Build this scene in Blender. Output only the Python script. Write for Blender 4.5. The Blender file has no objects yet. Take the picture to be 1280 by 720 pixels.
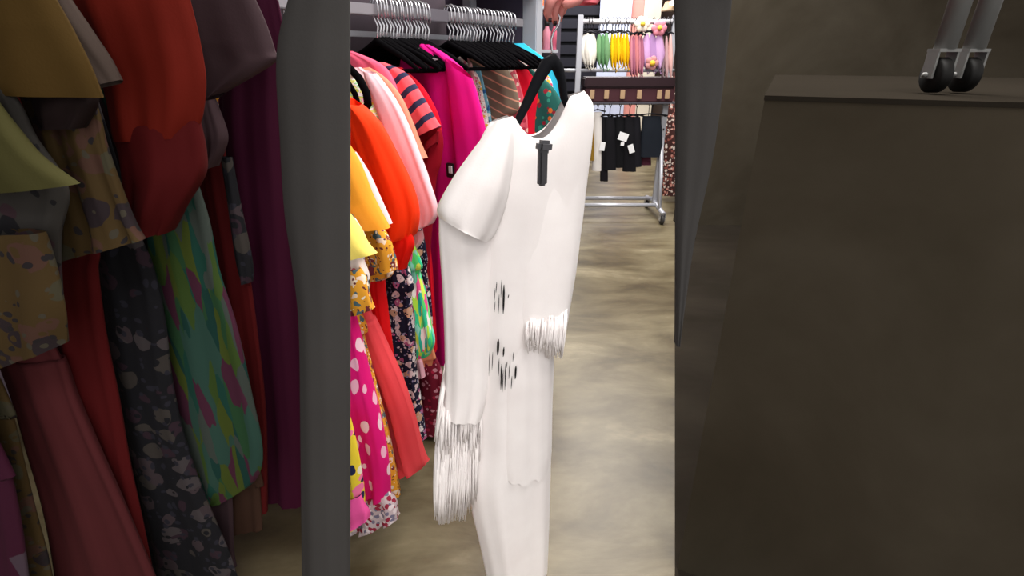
import bpy, bmesh, math, random
from mathutils import Vector, Matrix
rnd = random.Random(7)
PI = math.pi
# ---------------------------------------------------------------- camera
FPX, PITCH, CAMZ = 650.0, math.radians(24), 1.40
S = bpy.context.scene
C = S.collection
cam = bpy.data.objects.new('camera', bpy.data.cameras.new('camera'))
C.objects.link(cam)
cam.location = (0, 0, CAMZ)
cam.rotation_euler = (PI/2 - PITCH, 0, 0)
cam.data.sensor_width = 36
cam.data.lens = 36 * FPX / 1280
cam.data.clip_start = 0.05
S.camera = cam
# ---------------------------------------------------------------- world, lights, exposure
W = bpy.data.worlds.new('world'); S.world = W; W.use_nodes = True
W.node_tree.nodes['Background'].inputs[0].default_value = (1.0, 0.97, 0.95, 1)
W.node_tree.nodes['Background'].inputs[1].default_value = 0.95
def area(name, loc, size, sy, power, rot=(0, 0, 0), col=(1, 0.97, 0.93)):
    l = bpy.data.lights.new(name, 'AREA'); l.shape = 'RECTANGLE'
    l.size = size; l.size_y = sy; l.energy = power; l.color = col
    o = bpy.data.objects.new(name, l); C.objects.link(o)
    o.location = loc; o.rotation_euler = rot
area('ceiling_strip_light', (0.7, 1.6, 3.1), 0.8, 3.0, 100)
area('ceiling_strip_light', (0.9, 4.6, 3.1), 1.6, 1.6, 100)
area('ceiling_strip_light', (1.0, 7.6, 3.1), 1.6, 1.6, 110)
area('ceiling_strip_light', (0.5, -1.2, 3.0), 1.6, 1.2, 95, (math.radians(-38), 0, 0))
S.view_settings.view_transform = 'Standard'
S.view_settings.look = 'None'
S.view_settings.gamma = 1
S.view_settings.use_curve_mapping = False
S.view_settings.exposure = 0.5

# ---------------------------------------------------------------- pixel rays -> world planes
cp, sp = math.cos(PITCH), math.sin(PITCH)
def ray(px, py):
    a = (px-640)/FPX; b = -(py-360)/FPX
    return Vector((a, cp + b*sp, -sp + b*cp))
CAM = Vector((0, 0, CAMZ))
def hit(px, py, P, N):
    d = ray(px, py)
    t = (P-CAM).dot(N)/d.dot(N)
    return CAM + d*t
def atY(px, py, Y): return hit(px, py, Vector((0, Y, 0)), Vector((0, 1, 0)))
def floor_at(px, py): return hit(px, py, Vector((0, 0, 0)), Vector((0, 0, 1)))
def project(P):
    v = P-CAM
    f = v.y*cp - v.z*sp; u = v.y*sp + v.z*cp
    return 640+FPX*v.x/f, 360-FPX*u/f

# ---------------------------------------------------------------- materials
def srgb(h):
    h = h.lstrip('#'); r = [int(h[i:i+2], 16)/255 for i in (0, 2, 4)]
    return tuple(((c+0.055)/1.055)**2.4 if c > 0.04045 else c/12.92 for c in r)+(1,)
_m = {}
def base_mat(name, rough=0.85, metal=0.0, spec=0.3, sheen=0.0):
    m = bpy.data.materials.new(name); m.use_nodes = True
    b = m.node_tree.nodes['Principled BSDF']
    b.inputs['Roughness'].default_value = rough
    b.inputs['Metallic'].default_value = metal
    b.inputs['Specular IOR Level'].default_value = spec
    return m, m.node_tree, b
def plain(col, rough=0.85, metal=0.0, spec=0.2, weave=True):
    k = ('p', col, rough, metal)
    if k in _m: return _m[k]
    m, nt, b = base_mat('plain_'+col.strip('#'), rough, metal, spec)
    N, L = nt.nodes, nt.links
    c = srgb(col)
    if weave:
        tc = N.new('ShaderNodeTexCoord')
        no = N.new('ShaderNodeTexNoise'); no.inputs['Scale'].default_value = 9
        no.inputs['Detail'].default_value = 4
        L.new(tc.outputs['Object'], no.inputs['Vector'])
        mx = N.new('ShaderNodeMix'); mx.data_type = 'RGBA'
        mx.inputs[6].default_value = tuple(x*0.86 for x in c[:3])+(1,)
        mx.inputs[7].default_value = tuple(min(1, x*1.08) for x in c[:3])+(1,)
        L.new(no.outputs['Fac'], mx.inputs[0]); L.new(mx.outputs[2], b.inputs['Base Color'])
        n2 = N.new('ShaderNodeTexNoise'); n2.inputs['Scale'].default_value = 260
        L.new(tc.outputs['Object'], n2.inputs['Vector'])
        bp = N.new('ShaderNodeBump'); bp.inputs['Strength'].default_value = 0.12
        bp.inputs['Distance'].default_value = 0.002
        L.new(n2.outputs['Fac'], bp.inputs['Height']); L.new(bp.outputs['Normal'], b.inputs['Normal'])
    else:
        b.inputs['Base Color'].default_value = c
    _m[k] = m; return m
def print_mat(key, base, blobs, scale=22, thr=0.42, stretch=(1, 1, 1), rot=0.0, small=None, distort=0.0):
    """printed cloth: random coloured blobs (petals, leaves, spots) on a base colour"""
    if key in _m: return _m[key]
    m, nt, b = base_mat('print_'+key)
    N, L = nt.nodes, nt.links
    tc = N.new('ShaderNodeTexCoord'); mp = N.new('ShaderNodeMapping')
    mp.inputs['Scale'].default_value = stretch
    mp.inputs['Rotation'].default_value = (rot, rot*0.8, rot*0.5)
    L.new(tc.outputs['Object'], mp.inputs['Vector'])
    vec = mp.outputs['Vector']
    if distort:
        no = N.new('ShaderNodeTexNoise'); no.inputs['Scale'].default_value = scale*0.6
        L.new(vec, no.inputs['Vector'])
        ad = N.new('ShaderNodeVectorMath'); ad.operation = 'MULTIPLY_ADD'
        ad.inputs[1].default_value = (distort,)*3
        L.new(no.outputs['Color'], ad.inputs[0]); L.new(vec, ad.inputs[2]); vec = ad.outputs[0]
    prev = srgb(base)
    prevsock = None
    layers = [(scale, thr, blobs)]
    if small: layers.append((scale*2.3, 0.34, small))
    for sc, th, cols in layers:
        v = N.new('ShaderNodeTexVoronoi'); v.inputs['Scale'].default_value = sc
        L.new(vec, v.inputs['Vector'])
        lt = N.new('ShaderNodeMath'); lt.operation = 'LESS_THAN'; lt.inputs[1].default_value = th
        L.new(v.outputs['Distance'], lt.inputs[0])
        sep = N.new('ShaderNodeSeparateColor'); L.new(v.outputs['Color'], sep.inputs[0])
        cr = N.new('ShaderNodeValToRGB'); cr.color_ramp.interpolation = 'CONSTANT'
        el = cr.color_ramp.elements
        while len(el) < len(cols): el.new(0.5)
        for i, c in enumerate(cols):
            el[i].position = i/len(cols); el[i].color = srgb(c)
        if len(cols) == 1: el[1].color = srgb(cols[0])
        L.new(sep.outputs[0], cr.inputs[0])
        mx = N.new('ShaderNodeMix'); mx.data_type = 'RGBA'
        L.new(lt.outputs[0], mx.inputs[0])
        if prevsock: L.new(prevsock, mx.inputs[6])
        else: mx.inputs[6].default_value = prev
        L.new(cr.outputs[0], mx.inputs[7]); prevsock = mx.outputs[2]
    L.new(prevsock, b.inputs['Base Color'])
    _m[key] = m; return m
def stripe_mat(key, c1, c2, axis, period, frac):
    """printed stripes across a direction in cloth space"""
    if key in _m: return _m[key]
    m, nt, b = base_mat('stripe_'+key); N, L = nt.nodes, nt.links
    tc = N.new('ShaderNodeTexCoord'); dt = N.new('ShaderNodeVectorMath'); dt.operation = 'DOT_PRODUCT'
    dt.inputs[1].default_value = axis
    L.new(tc.outputs['Object'], dt.inputs[0])
    a = N.new('ShaderNodeMath'); a.operation = 'DIVIDE'; a.inputs[1].default_value = period
    L.new(dt.outputs['Value'], a.inputs[0])
    f = N.new('ShaderNodeMath'); f.operation = 'FRACT'; L.new(a.outputs[0], f.inputs[0])
    lt = N.new('ShaderNodeMath'); lt.operation = 'LESS_THAN'; lt.inputs[1].default_value = frac
    L.new(f.outputs[0], lt.inputs[0])
    mx = N.new('ShaderNodeMix'); mx.data_type = 'RGBA'
    mx.inputs[6].default_value = srgb(c1); mx.inputs[7].default_value = srgb(c2)
    L.new(lt.outputs[0], mx.inputs[0]); L.new(mx.outputs[2], b.inputs['Base Color'])
    _m[key] = m; return m
def tropic_mat(key, cols, scale=9, rot=0.6):
    if key in _m: return _m[key]
    m, nt, b = base_mat('tropic_'+key); N, L = nt.nodes, nt.links
    tc = N.new('ShaderNodeTexCoord'); mp = N.new('ShaderNodeMapping')
    mp.inputs['Rotation'].default_value = (rot, 0.5, 0.3); mp.inputs['Scale'].default_value = (1, 1, 2.6)
    L.new(tc.outputs['Object'], mp.inputs['Vector'])
    no = N.new('ShaderNodeTexNoise'); no.inputs['Scale'].default_value = scale
    no.inputs['Detail'].default_value = 1.2; no.inputs['Distortion'].default_value = 1.6
    L.new(mp.outputs[0], no.inputs['Vector'])
    cr = N.new('ShaderNodeValToRGB'); el = cr.color_ramp.elements; cr.color_ramp.interpolation = 'CONSTANT'
    pos = [0.0]+[0.34+0.30*i/(len(cols)-1) for i in range(1, len(cols))]
    while len(el) < len(cols): el.new(0.5)
    for i, c in enumerate(cols): el[i].position = pos[i]; el[i].color = srgb(c)
    L.new(no.outputs['Fac'], cr.inputs[0]); L.new(cr.outputs[0], b.inputs['Base Color'])
    _m[key] = m; return m
def concrete(name, cols, scale, rough, bump=0.02):
    m, nt, b = base_mat(name, rough, 0, 0.5); N, L = nt.nodes, nt.links
    tc = N.new('ShaderNodeTexCoord'); mp = N.new('ShaderNodeMapping')
    mp.inputs['Scale'].default_value = (0.8, 1.7, 1); L.new(tc.outputs['Object'], mp.inputs[0])
    n1 = N.new('ShaderNodeTexNoise'); n1.inputs['Scale'].default_value = scale
    n1.inputs['Detail'].default_value = 7; n1.inputs['Roughness'].default_value = 0.62; n1.inputs['Distortion'].default_value = 0.35
    L.new(mp.outputs[0], n1.inputs['Vector'])
    cr = N.new('ShaderNodeValToRGB'); el = cr.color_ramp.elements
    while len(el) < len(cols): el.new(0.5)
    for i, c in enumerate(cols): el[i].position = 0.30+0.42*i/(len(cols)-1); el[i].color = srgb(c)
    L.new(n1.outputs['Fac'], cr.inputs[0])
    n2 = N.new('ShaderNodeTexNoise'); n2.inputs['Scale'].default_value = scale*0.45
    n2.inputs['Detail'].default_value = 3
    mp2 = N.new('ShaderNodeMapping'); mp2.inputs['Location'].default_value = (5, 3, 1)
    L.new(tc.outputs['Object'], mp2.inputs[0]); L.new(mp2.outputs[0], n2.inputs['Vector'])
    mx = N.new('ShaderNodeMix'); mx.data_type = 'RGBA'; mx.blend_type = 'MULTIPLY'; mx.inputs[0].default_value = 0.45
    cr2 = N.new('ShaderNodeValToRGB'); cr2.color_ramp.elements[0].position = 0.38; cr2.color_ramp.elements[1].position = 0.62
    cr2.color_ramp.elements[0].color = srgb('#9a8a72'); cr2.color_ramp.elements[1].color = (1, 1, 1, 1)
    L.new(n2.outputs['Fac'], cr2.inputs[0])
    L.new(cr.outputs[0], mx.inputs[6]); L.new(cr2.outputs[0], mx.inputs[7]); L.new(mx.outputs[2], b.inputs['Base Color'])
    bp = N.new('ShaderNodeBump'); bp.inputs['Strength'].default_value = 0.15; bp.inputs['Distance'].default_value = bump
    L.new(n1.outputs['Fac'], bp.inputs['Height']); L.new(bp.outputs[0], b.inputs['Normal'])
    return m
CHROME = plain('#c9c9cf', 0.25, 0.75, 0.5, False)
STEEL = plain('#b9bac2', 0.35, 0.3, 0.5, False)
RAILM = plain('#8e8a90', 0.4, 0.5, 0.5, False)
DARKMET = plain('#4e4c55', 0.5, 0.2, 0.5, False)
BLACK = plain('#060507', 1.0, 0, 0.05)
BLACKP = plain('#141416', 0.45, 0, 0.5, False)

# ---------------------------------------------------------------- object helpers
def link(name, me, mat, parent=None, base=None):
    if base is None: base = parent.location if parent else Vector((0, 0, 0))
    me.transform(Matrix.Translation(-Vector(base)))
    o = bpy.data.objects.new(name, me); C.objects.link(o)
    if mat: me.materials.append(mat)
    if parent: o.parent = parent
    else: o.location = base
    return o
def obj(name, bm, mat, parent=None, base=None, smooth=True, world_parent=None):
    me = bpy.data.meshes.new(name); bmesh.ops.recalc_face_normals(bm, faces=bm.faces)
    bm.to_mesh(me); bm.free()
    if smooth:
        for p in me.polygons: p.use_smooth = True
    return link(name, me, mat, parent, base)
def sub(name, bm, mat, part, root, smooth=True):
    """sub-part: part sits at its thing's origin, so share the thing's base"""
    me = bpy.data.meshes.new(name); bmesh.ops.recalc_face_normals(bm, faces=bm.faces)
    bm.to_mesh(me); bm.free()
    if smooth:
        for p in me.polygons: p.use_smooth = True
    me.transform(Matrix.Translation(-root.location)); me.materials.append(mat)
    o = bpy.data.objects.new(name, me); C.objects.link(o); o.parent = part
    return o
def thing(name, label, cat, base, group=None):
    o = bpy.data.objects.new(name, None); C.objects.link(o); o.location = base; o.empty_display_size = 0.05
    tag(o, label, cat, group); return o
def tag(o, label, cat, group=None):
    o['label'] = label; o['category'] = cat
    if group: o['group'] = group
    return o
def struct(o): o['kind'] = 'structure'; return o
def add_box(bm, c, s, R=None, bevel=0.0):
    g = bmesh.ops.create_cube(bm, size=1)
    M = Matrix.Translation(Vector(c)) @ (R.to_4x4() if R else Matrix.Identity(4)) @ Matrix.Diagonal((s[0], s[1], s[2], 1))
    bmesh.ops.transform(bm, matrix=M, verts=g['verts'])
    if bevel:
        ed = list({e for v in g['verts'] for e in v.link_edges})
        bmesh.ops.bevel(bm, geom=ed, offset=bevel, segments=2, affect='EDGES')
    return bm
def box(c, s, R=None, bevel=0.0): return add_box(bmesh.new(), c, s, R, bevel)
def add_tube(bm, pts, rad, n=8, cap=True):
    pts = [Vector(p) for p in pts]
    rads = rad if isinstance(rad, (list, tuple)) else [rad]*len(pts)
    rings = []
    up = None
    for i, p in enumerate(pts):
        t = (pts[min(i+1, len(pts)-1)]-pts[max(i-1, 0)]).normalized()
        if up is None:
            up = t.orthogonal().normalized()
        up = (up - t*up.dot(t)).normalized(); s = t.cross(up)
        rings.append([bm.verts.new(p+(up*math.cos(2*PI*k/n)+s*math.sin(2*PI*k/n))*rads[i]) for k in range(n)])
    for a, b in zip(rings, rings[1:]):
        for k in range(n): bm.faces.new((a[k], a[(k+1) % n], b[(k+1) % n], b[k]))
    if cap: bm.faces.new(rings[0]); bm.faces.new(rings[-1])
    return bm
def tubeb(pts, rad, n=8): return add_tube(bmesh.new(), pts, rad, n)
def catmull(rows, n):
    """rows: list of tuples of floats -> n samples"""
    out = []
    m = len(rows)-1
    for i in range(n):
        x = i/(n-1)*m; k = min(int(x), m-1); t = x-k
        p0 = rows[max(k-1, 0)]; p1 = rows[k]; p2 = rows[k+1]; p3 = rows[min(k+2, m)]
        out.append(tuple(0.5*(2*b+(c-a)*t+(2*a-5*b+4*c-d)*t*t+(3*b-a-3*c+d)*t**3) for a, b, c, d in zip(p0, p1, p2, p3)))
    return out
def cloth(rows, P, N, th=0.05, amp=0.012, k=5, nv=34, na=44, neck=None, seed=0, top=0.35, ragged=0.0, flare=1.0, closed_top=False, back=0.45, ramp=(2.2, .7)):
    """a hollow hanging garment: each row is a pair of image points (xl,yl,xr,yr) cast on the garment's own vertical plane,
    swollen to a flattened tube of real thickness with gathers that deepen towards the hem"""
    r = random.Random(seed); ph = [r.uniform(0, 6.28) for _ in range(6)]
    N = Vector(N).normalized()
    rows = catmull([tuple(float(v) for v in q) for q in rows], nv)
    bm = bmesh.new(); rings = []
    for j, (xl, yl, xr, yr) in enumerate(rows):
        v = j/(nv-1)
        env = top + (1-top)*min(1, v*ramp[0])**ramp[1]
        ring = []
        wl = math.hypot(xr-xl, yr-yl)
        for i in range(na):
            a = 2*PI*i/na
            u = (1+math.cos(a))/2
            x = xl+(xr-xl)*u; y = yl+(yr-yl)*u
            if neck and v < 0.16:
                uc, uw, dp = neck
                q = abs(u-uc)/uw
                if q < 1:
                    dd = dp*(1-q*q)*(1-v/0.16)
                    if math.sin(a) > 0: dd *= back
                    y += dd
            if ragged and j == nv-1: y += ragged*(r.random()-0.3)
            p = hit(x, y, P, N)
            s = math.sin(a)
            d = th*s*env*(1+0.25*(flare-1)*v)
            f = (math.sin(k*a+ph[0]+v*1.3)+0.55*math.sin((k*2+1)*a+ph[1]-v*2)+0.3*math.sin(9*v+ph[2]+3*u))
            d += amp*f*(0.25+0.75*v)*(abs(s)**0.4)
            ring.append(bm.verts.new(p+N*d))
        rings.append(ring)
    for a, b in zip(rings, rings[1:]):
        for i in range(na): bm.faces.new((a[i], a[(i+1) % na], b[(i+1) % na], b[i]))
    if closed_top: bm.faces.new(rings[0])
    return bm
def centre(rows, P, N):
    x = sum(q[0]+q[2] for q in rows)/2/len(rows)
    return hit(x, rows[-1][1], P, N)

# ================================================================= STRUCTURE
FLOORM = concrete('polished_concrete', ['#3d3424', '#5e533c', '#786e55', '#a1967c'], 2.0, 0.40)
DIMM = concrete('dimmed_concrete', ['#39342a', '#413b31', '#484238', '#504a3f'], 1.4, 0.95)  # dimness of the right side put into the concrete colour
DIMF = concrete('dimmed_concrete_floor', ['#25211a', '#2b2620', '#302b24', '#353029'], 1.4, 0.95)  # darker still, offsetting the extra light a flat floor catches
for _m_ in (DIMM, DIMF): _m_.node_tree.nodes['Principled BSDF'].inputs['Specular IOR Level'].default_value = .08
# floor cut: aisle concrete to the left, same concrete dimmed by colour right
j0 = floor_at(843.5, 130); j1 = floor_at(843.5, 720); jd = (j1-j0).normalized()
ja = j0 + jd*((10.6-j0.y)/jd.y); jb = j0 + jd*((-3-j0.y)/jd.y)
def slab(name, pts, mat):
    bm = bmesh.new()
    t = [bm.verts.new((p[0], p[1], 0)) for p in pts]; b = [bm.verts.new((p[0], p[1], -0.1)) for p in pts]
    bm.faces.new(t); bm.faces.new(b[::-1])
    n = len(pts)
    for i in range(n): bm.faces.new((t[i], t[(i+1) % n], b[(i+1) % n], b[i]))
    return struct(obj(name, bm, mat, smooth=False))
slab('floor', [(-3.2, -3), (jb.x, jb.y), (ja.x, ja.y), (-3.2, 10.6)], FLOORM)
slab('floor', [(jb.x, jb.y), (7, -3), (7, 10.6), (ja.x, ja.y)], DIMF)
struct(obj('wall_back', box((1.5, 10.3, 1.6), (9.4, 0.1, 3.4)), plain('#5b5560', 0.8), smooth=False))
struct(obj('wall_left', box((-2.6, 3.7, 1.6), (0.1, 13.2, 3.4)), plain('#3a3438', 0.8), smooth=False))
struct(obj('ceiling', box((1.5, 4.6, 3.3), (8.4, 11.5, 0.1)), plain('#c9c5c0', 0.9), smooth=False))
wc = atY(846, 287, 4.55)
struct(obj('wall_right', box((wc.x+2.6, 4.62, 1.6), (5.2, 0.14, 3.3)), DIMM, smooth=False))  # wall shares the dimmed concrete colour

# ================================================================= THE WALL RACK ON THE LEFT
RA = Vector((-0.51, 1.857, 1.54)); RD = Vector((0.5551, 0.8318, 0)).normalized(); RQ = Vector((RD.y, -RD.x, 0))
def RP(t): return RA + RD*t
def rail_t(px):
    lo, hi = -1.2, 3.0
    for _ in range(50):
        m = (lo+hi)/2
        if project(RP(m))[0] < px: lo = m
        else: hi = m
    return lo
rack = thing('wall_rack', 'long grey steel rail along the left side carrying the packed colourful clothes', 'clothes rack', RP(0.4)-Vector((0, 0, 1.54)))
Rz = Matrix.Rotation(math.atan2(RD.y, RD.x), 3, 'Z')
t0, t1 = -.78, rail_t(652)
obj('rail', box(RP((t0+t1)/2)-Vector((0, 0, 0.0)), (t1-t0, 0.022, 0.034), Rz, 0.003), RAILM, rack, smooth=False)
obj('lower_rail', box(RP((t0+t1)/2)-RQ*0.28-Vector((0, 0, 0.06)), (t1-t0, 0.02, 0.02), Rz, 0.003), STEEL, rack, smooth=False)
for t in (t0, t1):
    p = RP(t)-RQ*0.3
    obj('post', box((p.x, p.y, 0.86), (0.05, 0.05, 1.72), Rz, 0.004), STEEL, rack, smooth=False)
    q = RP(t)-RQ*0.15
    obj('bracket', box((q.x, q.y, 1.54), (0.02, 0.30, 0.03), Rz, 0.002), STEEL, rack, smooth=False)
obj('joint_sleeve', box(RP(rail_t(546)), (0.11, 0.027, 0.042), Rz, 0.003), plain('#6d6870', 0.35, 0.6, 0.5, False), rack, smooth=False)

# shelf unit above and behind the rail
su = thing('shelf_unit', 'tall grey shelving bay at the end of the clothes rail', 'shelving', Vector((-0.3, 3.3, 0)))
e0 = RP(t1+0.12)-RQ*0.05
obj('side_post', box((e0.x+0.03, e0.y, 0.85), (0.06, 0.08, 1.7), Rz, 0.004), STEEL, su, smooth=False)
bp_ = RP(t1-0.9)-RQ*0.62
obj('back_panel', box((bp_.x, bp_.y, 1.2), (3.0, 0.03, 1.6), Rz), plain('#4a4048', 0.8), su, smooth=False)
bs = RP(t1-0.35)-RQ*0.22
obj('top_shelf', box((bs.x, bs.y, 1.70), (1.05, 0.5, 0.03), Rz, 0.003), plain('#8d8a8a', 0.6), su, smooth=False)
obj('shelf_edge', box((bs.x+RQ.x*0.255, bs.y+RQ.y*0.255, 1.705), (1.05, 0.012, 0.028), Rz), plain('#d9d4bd', 0.5), su, smooth=False)
ends = RP(t1+0.13)-RQ*0.3
obj('end_panel', box((ends.x, ends.y, 1.0), (0.03, 0.5, 1.4), Rz), plain('#4b4252', 0.8), su, smooth=False)
bpn = RP(-0.1)-RQ*0.34
obj('light_panel', box((bpn.x, bpn.y, 1.78), (0.7, 0.02, 0.3), Rz), plain('#b9b2b0', 0.7), su, smooth=False)

# ------- hangers
def hanger_bm(t, tilt=0.0, scale=1.0, drop=0.0):
    P = RP(t)+Vector((0, 0, -drop)); q = (RQ*math.cos(tilt)+RD*math.sin(tilt))
    hook = []
    for i in range(15):
        a = PI*1.06 - i/14*PI*1.12
        hook.append(P + Vector((0, 0, 0.012)) + q*math.cos(a)*-0.021 + Vector((0, 0, math.sin(a)*0.030)))
    hook = [hook[0]-Vector((0, 0, 0.03))]+hook
    hook += [P+q*0.012+Vector((0, 0, -0.045)), P+q*0.004+Vector((0, 0, -0.07)), P+Vector((0, 0, -0.10))]
    hb = tubeb(hook, 0.0034, 6)
    c = P+Vector((0, 0, -0.10))
    sh = [c-q*0.20+Vector((0, 0, -0.075)), c-q*0.12+Vector((0, 0, -0.035)), c-q*0.03+Vector((0, 0, 0.0)), c+Vector((0, 0, 0.012)),
          c+q*0.03, c+q*0.12+Vector((0, 0, -0.035)), c+q*0.20+Vector((0, 0, -0.075))]
    sb = tubeb(sh, [0.006, 0.009, 0.010, 0.012, 0.010, 0.009, 0.006], 8)
    add_tube(sb, [c-q*0.19+Vector((0, 0, -0.08)), c+Vector((0, 0, -0.085)), c+q*0.19+Vector((0, 0, -0.08))], 0.0045, 6)
    return hb, sb
ORD = ['first', 'second', 'third', 'fourth', 'fifth', 'sixth', 'seventh', 'eighth', 'ninth', 'tenth', 'eleventh', 'twelfth', 'thirteenth', 'fourteenth',
       'fifteenth', 'sixteenth', 'seventeenth', 'eighteenth', 'nineteenth', 'twentieth', 'twenty-first', 'twenty-second', 'twenty-third', 'twenty-fourth']
def bunch(x0, x1, n, where):
    for i in range(n):
        px = x0+(x1-x0)*i/(n-1)+rnd.uniform(-1, 1)*0.8
        t = rail_t(px)
        h = thing('clothes_hanger', '%s hanger from the left in the %s of silver hooks on the steel rail' % (ORD[i], where), 'hanger', RP(t), 'black velvet hangers on the steel rail')
        a, b = hanger_bm(t, rnd.uniform(-.16, .16), drop=rnd.uniform(0, .006))
        obj('hook', a, CHROME, h); obj('shoulder_bar', b, BLACK, h)
bunch(468, 532, 17, 'near bunch')
bunch(560, 640, 20, 'far bunch')
# ------- garments on that rail
SEC = plain('#18181a', 0.4, 0, 0.5, False)
DBG = []

def garment(name, label, cat, t, mat, rows, th=0.035, amp=0.010, k=5, neck=None, sleeves=(), extras=(), N=RD, P=None, group=None, nv=34, top=0.35, extend=True):
    """sleeves/extras: (part_name, material, rows, offset towards the viewer, thickness, amp, folds[, label])"""
    P = RP(t) if P is None else P
    while hit(rows[-1][2], rows[-1][3], P, N).z < .04 and len(rows) > 4: rows = rows[:-1]
    q = hit((rows[0][0]+rows[0][2])/2, rows[0][1], P, N)
    if q.z < 1.22 and extend and not (N == RD and (t < -.5 or t > .2)):
        Q = Vector((N[1], -N[0], 0)).normalized()
        s0 = (q-P).dot(Q); s1 = .06 if N == RD else s0-.02
        up = P+Q*s1; up.z = 1.30 if N == RD else 1.40
        a = project(up-Q*.07); b = project(up+Q*.07)
        rows = [(a[0], a[1], b[0], b[1])]+list(rows)
    base = centre(rows, P, N)
    r = thing(name, label, cat, base, group)
    sd = rnd.randint(0, 9999)
    body = obj('body', cloth(rows, P, N, th, amp, k, nv=nv, neck=neck, seed=sd, top=top), mat, r)
    for e in list(sleeves)+list(extras):
        nm, m, rw, off, tt, am, kk = e[:7]
        o = obj(nm, cloth(rw, P-Vector(N)*off, N, tt, am, kk, nv=20, na=32, seed=rnd.randint(0, 9999), top=0.6), m, r)
        if len(e) > 7: o['label'] = e[7]
    pts = [hit(x, y, P, N) for q in rows for x, y in ((q[0], q[1]), (q[2], q[3]))]
    DBG.append((name, label[:30], min(p.z for p in pts), max(p.z for p in pts), min((p-P).dot(RQ) for p in pts), max((p-P).dot(RQ) for p in pts), min(p.y for p in pts)))
    return r
flo_white = print_mat('white_floral', '#f1dcd8', ['#e36b86', '#f6efe9', '#e9b13a', '#c93a5a', '#f6efe9'], 46, .50, distort=.03, small=['#3b3540', '#e9dcd8', '#d4496b'])
flo_navy = print_mat('navy_floral', '#14142f', ['#d8c4c8', '#b05a86', '#14142f', '#c9a184', '#e8dfe0'], 40, .52, distort=.03, small=['#8a86a8', '#14142f', '#c9bcc0'])
flo_must = print_mat('mustard_floral', '#e3a02e', ['#f0d9c4', '#7d3038', '#4f6a73', '#e3a02e', '#e3a02e'], 50, .5, distort=.03, small=['#e3a02e', '#efe3d0', '#6b2a2c'])
flo_red = print_mat('wine_floral', '#6e0a26', ['#c98a9a', '#6e0a26', '#a21b3d', '#6e0a26'], 55, .45, distort=.02)
flo_teal = print_mat('teal_floral', '#1d5b53', ['#cf6a2c', '#1d5b53', '#8a2030', '#2f8d78'], 34, .40)
flo_coral = print_mat('coral_floral', '#d65a6a', ['#f2c9bd', '#b32f45', '#eadfd0', '#d65a6a'], 40, .38)
spot = print_mat('magenta_spot', '#e00c78', ['#f7b9d3', '#e00c78', '#fbd3e2'], 34, .40, stretch=(1, 1, .55), rot=.5, distort=.015)
yelnavy = print_mat('yellow_navy', '#f2d83a', ['#20264f', '#f2d83a', '#f7f0d8', '#20264f', '#ff7fb0'], 34, .52, distort=.03)
lace = print_mat('lace_hem', '#b9a9ad', ['#8c1f38', '#d9ccd0', '#6f6a80', '#8c1f38'], 70, .5, distort=.02)
trop = print_mat('tropic', '#8fe8cf', ['#28c7ac', '#8fe8cf', '#31d69b', '#d8f25a', '#f6f3ee', '#f0559a', '#5bea7c', '#b8f04a'], 52, .9, stretch=(1.8, 1.8, .33), rot=.75, distort=.03)
lime = tropic_mat('lime', ['#e9f28a', '#ffffff', '#a9ecb0', '#e6f04c', '#f7c2e0'], 16)
strp = stripe_mat('coral_navy', '#ec5b66', '#2a2c4b', tuple(Vector((RQ.x*0.62, RQ.y*0.62, -0.78))), 0.052, 0.36)
tau = stripe_mat('taupe_peach', '#7b6a5a', '#d99a80', tuple(Vector((RQ.x*0.35, RQ.y*0.35, 0.94))), 0.036, 0.16)

# far end -> near
G = garment
G('blouse', 'turquoise top whose shoulder shows highest at the far end of the rail', 'top', .95, plain('#2fb4d6'),
  [(600, 56, 655, 54), (612, 66, 684, 76), (620, 90, 697, 92), (628, 140, 704, 150), (630, 210, 700, 210)], .03, .006)
G('blouse', 'pale floral top squeezed between the turquoise and red ones', 'top', .915, flo_white,
  [(595, 60, 646, 60), (600, 74, 672, 84), (612, 100, 690, 104), (625, 150, 694, 160), (625, 220, 690, 230)], .03, .006)
G('dress', 'dark teal dress with orange leaf print seen through the black hanger', 'dress', .88, flo_teal,
  [(596, 75, 655, 80), (605, 100, 690, 108), (615, 140, 704, 140), (620, 200, 705, 200), (620, 320, 700, 330)], .03, .006)
G('dress', 'bright red dress beside the taupe striped top, far end of rail', 'dress', .845, plain('#e01030'),
  [(588, 62, 636, 62), (592, 76, 660, 88), (605, 110, 672, 112), (612, 160, 668, 160), (610, 250, 668, 250), (610, 380, 665, 380)], .03, .008)
G('dress', 'coral floral dress with pale petals just behind the taupe striped top', 'dress', .81, flo_coral,
  [(580, 58, 626, 64), (586, 76, 640, 78), (598, 110, 654, 120), (605, 160, 660, 165), (605, 260, 655, 260), (600, 380, 650, 380)], .03, .008)
G('blouse', 'taupe top with thin peach diagonal stripes', 'top', .77, tau,
  [(572, 66, 612, 66), (580, 80, 632, 84), (590, 105, 645, 108), (600, 135, 648, 138), (604, 152, 628, 150)], .03, .004, neck=(.5, .3, 6))
G('dress', 'blue and white patterned dress, thin sliver left of the taupe stripes', 'dress', .73, print_mat('bluewhite', '#7db9cf', ['#f3efe9', '#2c5f9a', '#7db9cf'], 44, .4),
  [(570, 80, 600, 84), (576, 100, 606, 110), (585, 140, 614, 150), (590, 200, 616, 210), (590, 330, 612, 330)], .025, .006)
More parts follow.
